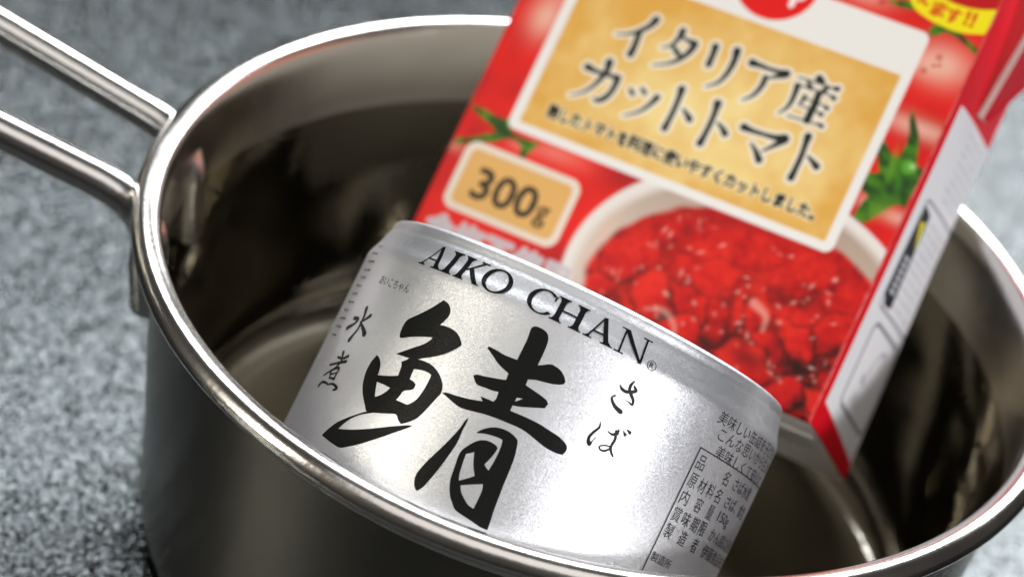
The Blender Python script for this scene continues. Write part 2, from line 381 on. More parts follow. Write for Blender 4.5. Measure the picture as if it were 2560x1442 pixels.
ART = {"poly": {"saba1": ((-22.34,-10.79,),(-21.18,-11.08,),(-20.4,-11.77,),(-20.15,-12.62,),(-20.38,-13.46,),(-20.87,-14.52,),(-19.96,-14.37,),(-18.55,-14.37,),(-17.3,-14.73,),(-16.41,-15.41,),(-15.95,-15.88,),(-16.03,-16.28,),(-16.76,-17.23,),(-17.84,-18.31,),(-19.38,-19.37,),(-20.9,-20.16,),(-21.93,-20.72,),(-23.27,-21,),(-24.98,-21.16,),(-26.15,-21.19,),(-25.33,-20.61,),(-23.67,-19.41,),(-22.07,-18.2,),(-21.27,-17.26,),(-21.13,-16.73,),(-22.11,-16.99,),(-24.07,-17.62,),(-25.45,-18.14,),(-26.62,-18.65,),(-27.1,-18.6,),(-27.38,-17.93,),(-27.48,-16.82,),(-27.31,-15.92,),(-26.82,-15.3,),(-25.5,-14.23,),(-24.27,-13.09,),(-23.28,-12.01,),(-22.65,-11.17,),),
 "saba2": ((-24.43,-22.01,),(-23.7,-21.45,),(-23.23,-20.95,),(-21.95,-20.69,),(-20.67,-20.56,),(-19.34,-20.57,),(-18.07,-20.92,),(-17,-21.52,),(-16.07,-22.36,),(-15.62,-23.1,),(-15.46,-23.78,),(-15.45,-24,),(-15.72,-24.82,),(-16.19,-26.22,),(-16.66,-27.62,),(-17.35,-29.02,),(-18.3,-29.96,),(-19.3,-30.67,),(-20.08,-30.28,),(-20.89,-29.66,),(-22.27,-30.03,),(-23.85,-30.52,),(-26.22,-31.08,),(-27.23,-30.36,),(-28.32,-29.38,),(-29.16,-28.49,),(-29.88,-27.37,),(-30.39,-26,),(-30.51,-24.89,),(-30.38,-23.71,),(-29.87,-22.47,),(-28.98,-22.85,),(-28.18,-23.66,),(-27.85,-24.51,),(-27.69,-25.32,),(-26.45,-25.03,),(-25.18,-24.66,),(-23.79,-24.15,),(-23.89,-23.43,),(-24.08,-22.56,),),
 "saba2h1": ((-27.19,-26.3,),(-25.62,-26.27,),(-24.14,-26.34,),(-24.56,-27.14,),(-25.27,-27.94,),(-26.17,-28.56,),(-26.67,-27.55,),),
 "saba2h2": ((-21.64,-22.27,),(-20.29,-21.96,),(-19.02,-21.89,),(-18.3,-22.04,),(-18.26,-23.24,),(-18.36,-24.58,),(-18.63,-25.99,),(-19.16,-26.95,),(-19.88,-27.6,),(-20.97,-27.64,),(-22.1,-27.65,),(-21.8,-26.82,),(-21.53,-25.94,),(-20.5,-25.41,),(-20.05,-24.96,),(-20.07,-24.31,),(-20.76,-24.01,),(-21.48,-23.94,),(-21.59,-23.19,),),
 "saba3": ((-26.25,-31.03,),(-27.91,-32.05,),(-29.6,-33.16,),(-31.3,-34.41,),(-32.45,-35.67,),(-33.11,-36.6,),(-33.41,-37.21,),(-31.56,-37.51,),(-29.74,-37.74,),(-28.03,-37.78,),(-26.33,-36.99,),(-24.51,-35.93,),(-22.69,-34.63,),(-20.96,-33.32,),(-19.33,-31.95,),(-18.01,-30.86,),(-17.31,-30.11,),(-18.41,-30.52,),(-20.13,-31.33,),(-22.23,-32.36,),(-24.44,-33.38,),(-26.85,-34.33,),(-28.86,-34.93,),(-30.32,-35.27,),(-29.84,-34.37,),(-29.12,-33.44,),(-28.12,-32.53,),(-26.83,-31.71,),(-25.07,-30.9,),),
 "saba4": ((-6.71,-8.86,),(-7.07,-9.41,),(-6.89,-11.01,),(-6.88,-12.78,),(-6.89,-14.54,),(-8.85,-14.69,),(-10.47,-14.54,),(-11.66,-14.51,),(-11.91,-14.8,),(-10.64,-15.49,),(-9.02,-16.39,),(-7.16,-16.96,),(-7.08,-18,),(-8.52,-18.42,),(-10.35,-18.87,),(-11.54,-19.1,),(-11.95,-19.46,),(-11.73,-19.73,),(-10.84,-20.46,),(-9.58,-20.4,),(-8.33,-20.33,),(-7.3,-20.1,),(-7.16,-21.15,),(-7.36,-21.75,),(-8.5,-21.78,),(-9.48,-21.85,),(-8.88,-22.38,),(-9.96,-22.69,),(-11.35,-23.02,),(-13.05,-23.31,),(-14.58,-23.47,),(-15.36,-23.8,),(-14.26,-24.08,),(-13,-24.42,),(-11.56,-24.66,),(-9.85,-24.44,),(-7.74,-24.04,),(-5.83,-23.82,),(-3.89,-23.71,),(-1.93,-23.64,),(-0.34,-23.86,),(1.35,-24.27,),(2.99,-24.58,),(4.5,-24.58,),(5.43,-24.42,),(5.72,-23.73,),(5.58,-23.05,),(5.02,-22.59,),(3.82,-22.18,),(2.22,-21.98,),(0.38,-21.77,),(-1.62,-21.75,),(-3.32,-21.82,),(-4.46,-21.88,),(-4.47,-21.01,),(-3.36,-20.72,),(-1.7,-20.05,),(0.06,-19.31,),(0.2,-18.5,),(-0.28,-18.11,),(-1.28,-17.85,),(-2.63,-17.63,),(-4.02,-17.43,),(-4.11,-16.53,),(-3.11,-16.12,),(-1.76,-15.84,),(-0.2,-15.46,),(0.9,-14.92,),(1.11,-14.44,),(0.56,-13.71,),(-0.48,-13.1,),(-1.68,-12.93,),(-2.33,-13.13,),(-3.09,-13.62,),(-3.72,-13.97,),(-3.73,-12.55,),(-3.79,-10.93,),(-4.03,-9.67,),(-4.56,-9.01,),(-5.34,-8.74,),(-6.13,-8.72,),),
 "saba4h1": ((-4.41,-19.69,),(-3.56,-19.45,),(-3.98,-19.95,),(-4.45,-20.38,),),
 "saba5": ((-9.69,-25.51,),(-9.99,-26.2,),(-10.26,-27.69,),(-10.85,-29.58,),(-11.61,-31.66,),(-12.43,-33.64,),(-13.03,-35.53,),(-13.2,-36.72,),(-12.94,-37.73,),(-12.41,-38.48,),(-11.91,-38.68,),(-11.34,-37.75,),(-10.85,-36.16,),(-10.42,-34.48,),(-9.98,-32.29,),(-9.65,-30.15,),(-9.59,-29,),(-9.69,-27.8,),(-9.63,-26.66,),),
 "saba6": ((-7.56,-26.95,),(-6.94,-26.16,),(-5.85,-25.32,),(-4.57,-24.86,),(-3.09,-24.82,),(-1.95,-25.14,),(-1.44,-25.51,),(-1.07,-26.69,),(-0.79,-27.92,),(-0.6,-29.93,),(-0.52,-31.62,),(-0.34,-33.76,),(-0.16,-35.89,),(0.12,-37.85,),(0.3,-39.36,),(-0.89,-39.45,),(-2.23,-39.24,),(-3.83,-39.03,),(-5.33,-38.77,),(-6.18,-38.06,),(-6.99,-37.21,),(-7.65,-36.04,),(-8.09,-34.76,),(-8.28,-33.12,),(-8.52,-31.37,),(-8.41,-30.32,),(-7.89,-29.34,),(-7.13,-28.31,),(-6.32,-27.66,),(-5.33,-27.38,),(-4.17,-27.45,),(-3.67,-27.71,),(-3.73,-28.6,),(-4.09,-29.89,),(-4.4,-30.78,),(-3.86,-31.14,),(-3.43,-31.35,),(-3.29,-29.75,),(-3.28,-28.01,),(-3.46,-26.61,),(-3.86,-26.31,),(-5.07,-26.39,),(-6.44,-26.67,),(-7.46,-27.05,),),
 "saba6h1": ((-7.6,-30.57,),(-6.58,-29.79,),(-5.98,-31.29,),(-5.37,-32.36,),(-4.95,-32.97,),(-5.89,-33.85,),(-6.78,-34.59,),(-7.12,-33.81,),(-7.45,-31.98,),),
 "saba6h2": ((-6.26,-35.13,),(-4.89,-34.36,),(-3.31,-33.52,),(-2.99,-34.43,),(-2.95,-35.77,),(-2.95,-37.42,),(-3.96,-37.24,),(-5.06,-36.54,),(-5.8,-35.9,),),
 "leafA": ((-41.87,29.8,),(-38.81,29.81,),(-35.93,29.38,),(-33.44,29.68,),(-31.78,27.69,),(-29.04,27.48,),(-25.71,27.61,),(-26.45,26.23,),(-26.86,25.21,),(-27.38,23.9,),(-28.35,24.03,),(-28.7,25.75,),(-30.21,26.67,),(-32.31,26.13,),(-34.26,24.77,),(-37.61,23.52,),(-40.24,22.15,),(-41.69,22.11,),(-41.17,23.18,),(-38.59,24.15,),(-36.62,25.51,),(-34.66,26.61,),(-36.3,27.49,),(-39,28.36,),(-40.94,29.02,),),
 "leafB": ((33.3,50.58,),(34.64,49.63,),(36.12,48.37,),(37.05,48.72,),(37.27,50.98,),(36.9,53.39,),(35.98,55.59,),(35.81,57.35,),(37.56,55.09,),(39.01,52.9,),(39.97,50.19,),(40.45,48.55,),(41.42,48.2,),(42.4,48.39,),(42.21,44.89,),(41.9,42.42,),(41.92,40.81,),(40.18,40.68,),(38.7,39.21,),(37.34,37.05,),(36.23,35.54,),(34.11,35.8,),(34.25,37.85,),(34.94,40.29,),(33.14,41.06,),(33.16,44.16,),(35.02,44.86,),(33.36,47.69,),(33.09,49.05,),),
 "stemB": ((38.21,47.34,),(38.32,48.29,),(39.14,48.87,),(40.3,48.5,),(40.79,47.42,),(40.31,46.69,),(39.05,46.3,),),
 "leafC": ((32.5,70.89,),(32.55,72.53,),(33.82,73.25,),(35.5,73.05,),(37.63,73,),(40.17,72.03,),(42.15,71.14,),(42.22,70.09,),(40.14,70.95,),(37.6,71.91,),(35.36,72.19,),(34.2,71.23,),(33.11,70.71,),),
 "leafD": ((23.02,74.03,),(26.73,75.34,),(28.88,74.75,),(27.88,73.99,),(25.31,73.75,),),
 "ribbon": ((26.32,76.83,),(26.97,75.7,),(28.19,74.5,),(30.43,73.67,),(33.92,73.02,),(37.63,73,),(41.86,74.12,),(42.11,76.49,),(42.14,79.05,),(39.54,78.13,),(36.61,77.63,),(33.4,77.7,),(30.47,78.3,),)},
"st": {"mizu": (((-38.46,-16.24,0.82,),(-38.04,-17.3,0.64,),(-37.89,-18.54,0.57,),(-37.99,-19.81,0.52,),(-38.51,-20.86,0.53,),(-38.97,-21.81,0.9,),),((-40.98,-18.3,0.67,),(-39.37,-18.32,0.61,),(-40.08,-19.25,0.51,),(-41.85,-20.16,0.78,),),((-36.18,-17.17,0.7,),(-37.22,-18.04,0.45,),(-37.89,-18.54,0.29,),),((-38.24,-18.59,0.35,),(-36.35,-19.52,0.7,),(-35.36,-20.2,0.88,),),),
 "ni": (((-38.89,-24.02,0.66,),(-38.36,-24.9,0.41,),(-38.19,-25.84,0.35,),),((-39.86,-24.99,0.44,),(-38.1,-24.95,0.4,),(-36.83,-24.33,0.55,),),((-41.41,-26.57,0.34,),(-38.81,-25.85,0.42,),(-36.66,-25.21,0.54,),),((-37.95,-25.41,0.34,),(-39.08,-26.76,0.36,),(-41.79,-28.43,0.31,),),((-39.84,-27.46,0.37,),(-39.28,-28.53,0.36,),),((-39.99,-27.33,0.38,),(-37.85,-26.55,0.4,),(-37.69,-27.48,0.34,),(-37.78,-28.56,0.4,),),((-39.28,-28.53,0.3,),(-37.56,-28.38,0.34,),),((-39.5,-27.95,0.25,),(-37.87,-27.42,0.23,),),((-41.73,-30.23,0.63,),(-41.09,-29.55,0.47,),(-39.56,-29.45,0.37,),(-38.74,-29.6,0.27,),(-37.81,-29.3,0.34,),(-36.67,-29.27,0.38,),(-35.56,-29.65,0.52,),(-36.25,-30.08,0.37,),),),
 "sa": (((8.75,-11.12,0.15,),(9.29,-11.51,0.44,),(10.03,-11.61,0.44,),(10.82,-11.3,0.4,),(11.36,-10.81,0.54,),(10.91,-10.35,0.31,),),((10.54,-9.66,0.23,),(10.31,-10.34,0.42,),(10.41,-11.06,0.46,),(11.05,-11.74,0.48,),(11.63,-12.25,0.41,),(11.84,-12.95,0.33,),(11.18,-12.83,0.18,),(10.48,-12.78,0.09,),),((8.78,-12.86,0.25,),(8.46,-13.32,0.25,),(8.8,-13.84,0.4,),(9.55,-14.37,0.51,),(10.65,-14.68,0.62,),),),
 "ba": (((8.55,-17.44,0.14,),(8.71,-18.25,0.33,),(8.21,-19.29,0.36,),(7.95,-20.21,0.4,),(8.19,-20.89,0.51,),(8.5,-21.17,0.43,),(8.64,-20.57,0.18,),(8.94,-19.73,0.09,),),((10.22,-18.15,0.15,),(10.93,-18.3,0.33,),(11.65,-17.85,0.48,),(11.66,-17.25,0.29,),),((12.41,-17.05,0.15,),(12.89,-17.42,0.48,),),((12.83,-16.61,0.15,),(13.45,-16.83,0.48,),),((11.35,-17.55,0.31,),(11.75,-18.66,0.4,),(11.68,-19.7,0.4,),(11.85,-20.45,0.4,),(12.59,-21.16,0.28,),),((11.74,-20.23,0.28,),(11.07,-20.99,0.31,),(10.26,-21.08,0.28,),(10.1,-20.63,0.21,),(10.92,-20.16,0.22,),(11.74,-20.1,0.22,),),),
 "title1": (((-15.23,56.49,1.39,),(-15.65,55.35,1.01,),(-16.66,54.09,0.85,),(-17.8,53.1,0.59,),(-19.43,52.13,0.34,),(-21.24,51.53,0.11,),),((-17.08,53.76,0.85,),(-17.07,52.64,1.06,),(-16.94,51.34,1.06,),(-16.88,50.02,1.14,),(-16.95,48.98,1.31,),),((-9.52,56.25,1.26,),(-9.6,54.99,0.92,),(-10.02,53.72,0.63,),(-10.87,52.63,0.29,),(-12,52.12,0.08,),),((-9.16,55.26,0.42,),(-7.86,54.95,0.54,),(-6.56,54.86,1.17,),(-6.32,54.61,1.25,),(-6.5,53.55,1.09,),(-7.16,52.08,0.88,),(-8.31,50.66,0.63,),(-9.83,49.55,0.33,),(-12.09,48.5,0.1,),),((-9.89,52.99,0.54,),(-9.18,52.46,0.88,),(-8.29,51.96,0.84,),),((-2.5,55.65,1.29,),(-2.34,54.6,1.04,),(-2.28,53.29,1.04,),(-2.25,52.19,1.12,),),((1.61,56.26,1.45,),(1.87,55.02,1.12,),(1.91,53.27,0.99,),(1.58,51.38,0.78,),(0.82,49.66,0.5,),(-0.98,48.23,0.1,),),((-23.61,43.97,1.28,),(-21.64,43.79,0.68,),(-19.36,43.91,0.59,),(-17.76,43.97,0.84,),(-17.17,43.96,1.22,),(-17.06,42.55,1.01,),(-17.3,40.9,0.93,),(-17.96,39.64,1.01,),(-18.96,38.83,0.76,),(-19.84,38.95,0.21,),),((-20.01,46.18,1.48,),(-19.76,44.48,1.02,),(-20.3,42.48,0.85,),(-21.23,40.57,0.55,),(-22.59,39.06,0.3,),(-24.33,38.04,0.11,),),((-13.98,42.9,0.55,),(-13.22,42.29,0.76,),),((-11.97,43.75,0.54,),(-11.07,43.19,0.71,),),((-8.59,43.21,1.13,),(-9.11,41.91,0.75,),(-10.12,40.2,0.5,),(-11.56,38.89,0.29,),(-13.08,37.99,0.1,),),((-4.91,46.23,1.37,),(-4.71,44.86,0.96,),(-4.58,42.48,0.91,),(-4.64,40.02,0.91,),(-4.73,38.55,1.2,),),((-2.99,42.95,0.37,),(-2,42.32,0.74,),(-1.11,41.66,1.16,),),((2.52,46.1,1.44,),(2.72,44.74,0.99,),(2.85,42.59,0.9,),(2.78,39.92,0.94,),(2.64,38.33,1.27,),),((4.09,42.83,0.37,),(5.25,42.27,0.74,),(6.17,41.52,1.15,),),),
 "title2": (((5.17,55.22,1.36,),(6.49,55.26,0.82,),(8.72,55.25,0.57,),(10.44,55.37,0.69,),(11.94,55.48,1.39,),(11.15,54.82,0.9,),(9.94,54.09,0.45,),(9.08,53.56,0.2,),),((8.65,53.51,0.98,),(8.71,52.22,0.9,),(8.29,50.52,0.7,),(7.55,49.26,0.41,),(6.36,48.23,0.1,),),((17.84,56.76,1.25,),(18.66,56.41,0.93,),),((16.27,55.43,0.45,),(17.03,54.72,0.93,),),((14.28,55.68,0.18,),(17.9,55.92,0.18,),(20.72,55.97,0.18,),),((20.74,55.93,0.24,),(21.74,56.12,0.93,),),((14.75,54.21,1.06,),(14.9,52.96,0.89,),(14.93,51,0.73,),(14.52,49.54,0.45,),(13.62,48.4,0.1,),),((14.98,54.41,0.18,),(18.74,54.59,0.18,),(21.32,54.67,0.18,),),((19.93,55.79,0.73,),(19.58,54.9,0.89,),(19.24,54.23,0.48,),),((16.84,52.8,0.73,),(16.72,51.88,0.49,),(16.39,50.93,0.12,),),((21.18,54.51,0.28,),(21.91,54.34,0.8,),),((17.29,52.53,0.16,),(20.8,52.52,0.16,),),((20.84,52.43,0.28,),(21.48,52.23,0.76,),),((16.97,51.1,0.16,),(20.38,51.06,0.16,),),((20.34,50.94,0.28,),(21.04,50.83,0.76,),),((15.41,48.57,0.18,),(18.61,48.77,0.18,),(21.38,48.94,0.18,),),((21.1,49.05,0.28,),(21.93,48.93,0.8,),),((19,54.03,1.13,),(19.13,52.34,1.17,),(19.08,50.58,1.21,),(19.05,49,1.29,),),((8.89,43.84,1.31,),(10.39,43.75,0.81,),(12.77,43.87,0.61,),(15.1,44.09,0.89,),(16.74,44.44,1.62,),(16.09,43.38,0.93,),(14.94,42.08,0.53,),(13.89,41.03,0.24,),),((11.4,41.61,0.24,),(12.77,40.6,0.77,),(14.03,39.34,1.25,),),((20.52,46.34,1.37,),(20.66,44.87,0.92,),(20.87,42.79,0.88,),(20.88,40.2,0.92,),(20.83,38.45,1.24,),),((22.07,43.03,0.36,),(23.19,42.48,0.76,),(24.22,41.9,1.2,),),)}}

# ------------------------------------------------------------------ fish can
CR = 0.03699                       # body radius
c_top = np.array((-0.00065, -0.02040, 0.00195 + RIM_Z)); c_ax = np.array((0.169045, 0.648541, 0.742171))
c_w = np.array((0.019728, -0.755084, 0.655331)); c_s = np.array((0.985411, -0.096139, -0.140438))
CAN_H = 0.0472
can = empty("fish_can", tuple(c_top - c_ax * CAN_H), "silver mackerel can with black brush lettering leaning back inside the saucepan", "can")
can.rotation_euler = Matrix((Vector(c_w), Vector(c_s), Vector(c_ax))).transposed().to_euler()
# local frame: x = towards the label's middle, y = to its right, z = axis; origin = centre of the base
prof_v = [0, .25, .55, .9, 1.9, 2.2, 2.6, 3.2, 4.4, 4.9, 5.4, 6.0, 6.8, 60]
prof_r = [-2.75, -2.15, -1.85, -1.75, -1.68, -1.58, -1.40, -1.22, -.88, -.70, -.48, -.22, 0.0, 0.0]
def can_r(v):                       # v: mm below the top edge
    return CR + np.interp(v, prof_v, prof_r) / 1000
body_prof = [(CR - .0044, CAN_H - .0012), (CR - .0040, CAN_H - .0003), (CR - .0034, CAN_H + .00005)]
body_prof += [(float(can_r(v)), CAN_H - v / 1000) for v in (0, .12, .25, .4, .55, .7, .9, 1.4, 1.9, 2.05, 2.2, 2.4, 2.6, 2.9, 3.2, 3.8, 4.4, 4.65, 4.9, 5.15, 5.4, 5.7, 6.0, 6.4, 6.8, 8)]
body_prof += [(CR, .030), (CR, .0070), (CR - .0005, .0052), (CR - .0016, .0033), (CR - .0034, .0015), (CR - .0054, .0005), (CR - .0076, .0001), (CR - .010, .0004)]
link("body", lathe("body", body_prof, 256), LABEL, can)
link("top_end", lathe("top_end", [(CR - .0044, CAN_H - .0012), (CR - .0046, CAN_H - .0028), (CR - .0055, CAN_H - .0031), (CR - .0075, CAN_H - .0026), (.018, CAN_H - .0026), (.0165, CAN_H - .0022), (.0002, CAN_H - .0022)], 128), CAN_END, can)
link("bottom_end", lathe("bottom_end", [(CR - .010, .0004), (CR - .0115, .0012), (.015, .0016), (.0002, .0016)], 128), CAN_END, can)

def on_can(name, tri_sets, mat, lift=.00003):
    """lays flat triangles (mm; u along the circumference, v from the top edge) on the can's wall"""
    bm = bmesh.new(); layer = 0
    for tr in tri_sets:
        layer += 1
        sub = bmesh.new()
        for t in tr:
            vs = [sub.verts.new((p[0], p[1], 0)) for p in t]
            try: sub.faces.new(vs)
            except ValueError: pass
        bmesh.ops.remove_doubles(sub, verts=sub.verts, dist=1e-4)
        us = [v.co.x for v in sub.verts]; vv = [v.co.y for v in sub.verts]
        for u in np.arange(math.floor(min(us)) + .8, max(us), .8):
            bmesh.ops.bisect_plane(sub, geom=sub.verts[:] + sub.edges[:] + sub.faces[:], plane_co=(u, 0, 0), plane_no=(1, 0, 0))
        for k in prof_v[3:-1] + [3.8]:
            if min(vv) < -k < max(vv):
                bmesh.ops.bisect_plane(sub, geom=sub.verts[:] + sub.edges[:] + sub.faces[:], plane_co=(0, -k, 0), plane_no=(0, 1, 0))
        for v in sub.verts:
            a = v.co.x / 1000 / CR
            r = float(can_r(max(-v.co.y, 0))) + lift + layer * .000002
            v.co = (r * math.cos(a), r * math.sin(a), CAN_H + v.co.y / 1000)
        for f in sub.faces:
            c = f.calc_center_median()
            if f.normal.length == 0: f.normal_update()
            f.normal_update()
            if f.normal.dot(Vector((c.x, c.y, 0))) < 0: f.normal_flip()
        tmp = bpy.data.meshes.new("tmp"); sub.to_mesh(tmp); sub.free()
        bm.from_mesh(tmp); bpy.data.meshes.remove(tmp)
    me = bpy.data.meshes.new(name); bm.to_mesh(me); bm.free()
    return link(name, me, mat, can)

P_, S_ = ART["poly"], ART["st"]
def outline(n): return curve_round(P_[n])
on_can("brush_character", [fill_tris([outline("saba1")]), fill_tris([outline("saba2"), outline("saba2h1"), outline("saba2h2")]), fill_tris([outline("saba3")]),
                           fill_tris([outline("saba4"), outline("saba4h1")]), fill_tris([outline("saba5")]), fill_tris([outline("saba6"), outline("saba6h1"), outline("saba6h2")])], INK)["label"] = "large black brush character on the can"
on_can("brush_caption", [stroke_poly(s, 1.1) for s in S_["mizu"] + S_["ni"]], INK)["label"] = "small brush caption at the can's left edge"
on_can("brush_reading", [stroke_poly(s, 1.2) for s in S_["sa"] + S_["ba"]], INK)["label"] = "small brush syllables right of the large character"

def quad(*p): return [(p[0], p[1], p[2]), (p[0], p[2], p[3])]
def ring_glyph(cx, cy, rx, ry, tx, ty, a0=0, a1=360, n=48, tilt=0):
    """stressed round letter: thick at the sides, thin top and bottom"""
    out = []
    A = [math.radians(a0 + (a1 - a0) * k / n) for k in range(n + 1)]
    o = [(cx + rx * math.cos(a), cy + ry * math.sin(a)) for a in A]
    i = [(cx + (rx - tx) * math.cos(a), cy + (ry - ty) * math.sin(a)) for a in A]
    for k in range(n): out += quad(o[k], o[k + 1], i[k + 1], i[k])
    return out
def stem(x, w, y0=0, y1=1, sw=.34, sh=.055):
    """upright with bracketed serifs at both ends"""
    q = quad((x - w / 2, y0), (x + w / 2, y0), (x + w / 2, y1), (x - w / 2, y1))
    h = sw / 2
    for yb, d in ((y0, 1), (y1, -1)):
        q += quad((x - h, yb), (x + h, yb), (x + h, yb + d * sh), (x - h, yb + d * sh))
        q += quad((x - h * .75, yb + d * sh * .9), (x + h * .75, yb + d * sh * .9), (x + w / 2, yb + d * .17), (x - w / 2, yb + d * .17))
    return q
def serif(x0, x1, y, d, sh=.055): return quad((x0, y), (x1, y), (x1, y + d * sh), (x0, y + d * sh))
def glyph(ch):
    if ch == 'A': return (quad((.12, .0), (.20, 0), (.60, .98), (.54, 1.0)) + quad((.86, 0), (1.08, 0), (.66, 1.02), (.50, .97)) + quad((.27, .31), (.90, .31), (.87, .38), (.30, .38)) + serif(0, .36, 0, 1) + serif(.72, 1.22, 0, 1)
                          + quad((.08, .05), (.28, .05), (.22, .13), (.17, .13)) + quad((.80, .05), (1.16, .05), (1.05, .15), (.87, .15))), 1.24
    if ch == 'I': return stem(.27, .23, 0, 1, .54), .54
    if ch == 'K': return stem(.25, .23, 0, 1, .5) + quad((.30, .44), (.40, .44), (1.06, .97), (.94, .97)) + quad((.44, .54), (.62, .62), (1.22, .02), (.98, .0)) + serif(.80, 1.2, 1, -1) + serif(.95, 1.26, 0, 1), 1.26
    if ch == 'O': return ring_glyph(.62, .5, .62, .52, .20, .065), 1.24
    if ch == 'C': return ring_glyph(.62, .5, .62, .52, .20, .06, 48, 322) + quad((.98, .72), (1.04, .72), (1.08, .98), (.98, .84)), 1.05
    if ch == 'H': return stem(.26, .23, 0, 1, .52) + stem(1.08, .23, 0, 1, .52) + quad((.3, .47), (1.05, .47), (1.05, .54), (.3, .54)), 1.34
    if ch == 'N': return quad((.17, 0), (.25, 0), (.25, .95), (.17, .95)) + quad((.10, 1.0), (.36, 1.0), (1.20, -.02), (1.10, -.05)) + quad((1.10, .0), (1.19, -.02), (1.19, 1), (1.11, 1)) + serif(0, .40, 0, 1) + serif(0, .36, 1, -1) + serif(.96, 1.36, 1, -1), 1.36
LET = [('A', -30.8, -25.7), ('I', -25.75, -23.45), ('K', -22.95, -17.9), ('O', -18.15, -12.95), ('C', -9.9, -5.6), ('H', -5.45, -.15), ('A', .2, 5.25), ('N', 5.45, 10.9)]
sets = []
for ch, u0, u1 in LET:
    g, w = glyph(ch); g = np.array(g, float)
    g[..., 0] = u0 + g[..., 0] / w * (u1 - u0); g[..., 1] = -6.85 + g[..., 1] * 3.95
    for k in range(0, len(g), 2): sets.append(g[k:k + 2]) if ch not in 'OC' else None
    if ch in 'OC': sets.append(g[:])
rg = np.array(ring_glyph(11.95, -6.3, .78, .78, .09, .09), float)
sets += [rg, fit(text_tris("R"), 11.62, -6.75, 12.28, -5.85)]
on_can("brand_lettering", sets, INK)["label"] = "black serif capitals under the can's top edge"

small = []
def can_line(txt, u0, u1, v, h):
    tr = text_tris(txt)
    if len(tr): small.append(fit(tr, u0, v - h / 2, u1, v + h / 2))
can_line("あいこちゃん", -38.6, -29.9, -11.2, 1.5)
can_line("美味しい缶詰を子どもたちに", 26.9, 57, -7.9, 2.1)
can_line("こんな思いから生まれた", 28.5, 56, -10.2, 2.1)
can_line("美味しくて安心な", 29.6, 50, -12.75, 2.1)
for v, a, b in ((-15.6, "品名", "さば水煮"), (-18.6, "原材料名", "さば、食塩"), (-21.45, "内容量", "150g"), (-24.3, "賞味期限", "かん底に記載"), (-27.1, "製造者", "伊藤食品株式会社")):
    n = len(a)
    for k, ch in enumerate(a):
        uc = 27.8 + (35.2 - 27.8) * (k / (n - 1))
        can_line(ch, uc - .95, uc + .95, v, 2.35)
    can_line(b, 38.0, 38.0 + (2.25 * len(b) if b != "150g" else 4.6), v, 2.2)
can_line("製造所", 26.6, 31.6, -31.6, 1.5)
for q in (quad((26.1, -36), (26.32, -36), (26.32, -13.55), (26.1, -13.55)), quad((26.1, -13.7), (58, -13.7), (58, -13.5), (26.1, -13.5))):
    small.append(np.array(q, float))
sp = on_can("small_print", small, INK_GREY)
tag(sp, "columns of fine dark print at the can's right side", kind="stuff")
small = []
# fine print running off the left edge of the label, too turned away to read
rb_ = np.random.default_rng(3)
for k in range(12):
    u = -48.0
    for j in range(3):
        w_ = rb_.uniform(.5, 1.1); v = -5.6 - k * 1.45 + rb_.uniform(-.1, .1)
        small.append(np.array(quad((u, v), (u + w_, v), (u + w_, v - .28), (u, v - .28)), float)); u += w_ + rb_.uniform(.2, .5)
ep = on_can("edge_print", small, INK_GREY)
tag(ep, "fine dark print running off the can's left edge", kind="stuff")

# ------------------------------------------------------------------ tomato carton
W2, D, HC = 42.39, 30.6, 88.0       # half width, depth, height (mm)
k_T = np.array((0.00142, 0.00683, -0.01995 + RIM_Z))
k_R = np.array([[0.92246728, 0.35371594, 0.15472279], [-0.36635904, 0.6755574, 0.63984627], [0.1217997, -0.64692135, 0.75276663]])
box = empty("tomato_carton", tuple(k_T), "red cut tomato carton with golden name panel leaning on the pan's far rim", "carton")
box.rotation_euler = Matrix([list(r) for r in k_R]).to_euler()

def srgb(r, g, b):
    c = np.array([r, g, b], float) / 255
    return np.where(c <= .04045, c / 12.92, ((c + .055) / 1.055) ** 2.4)

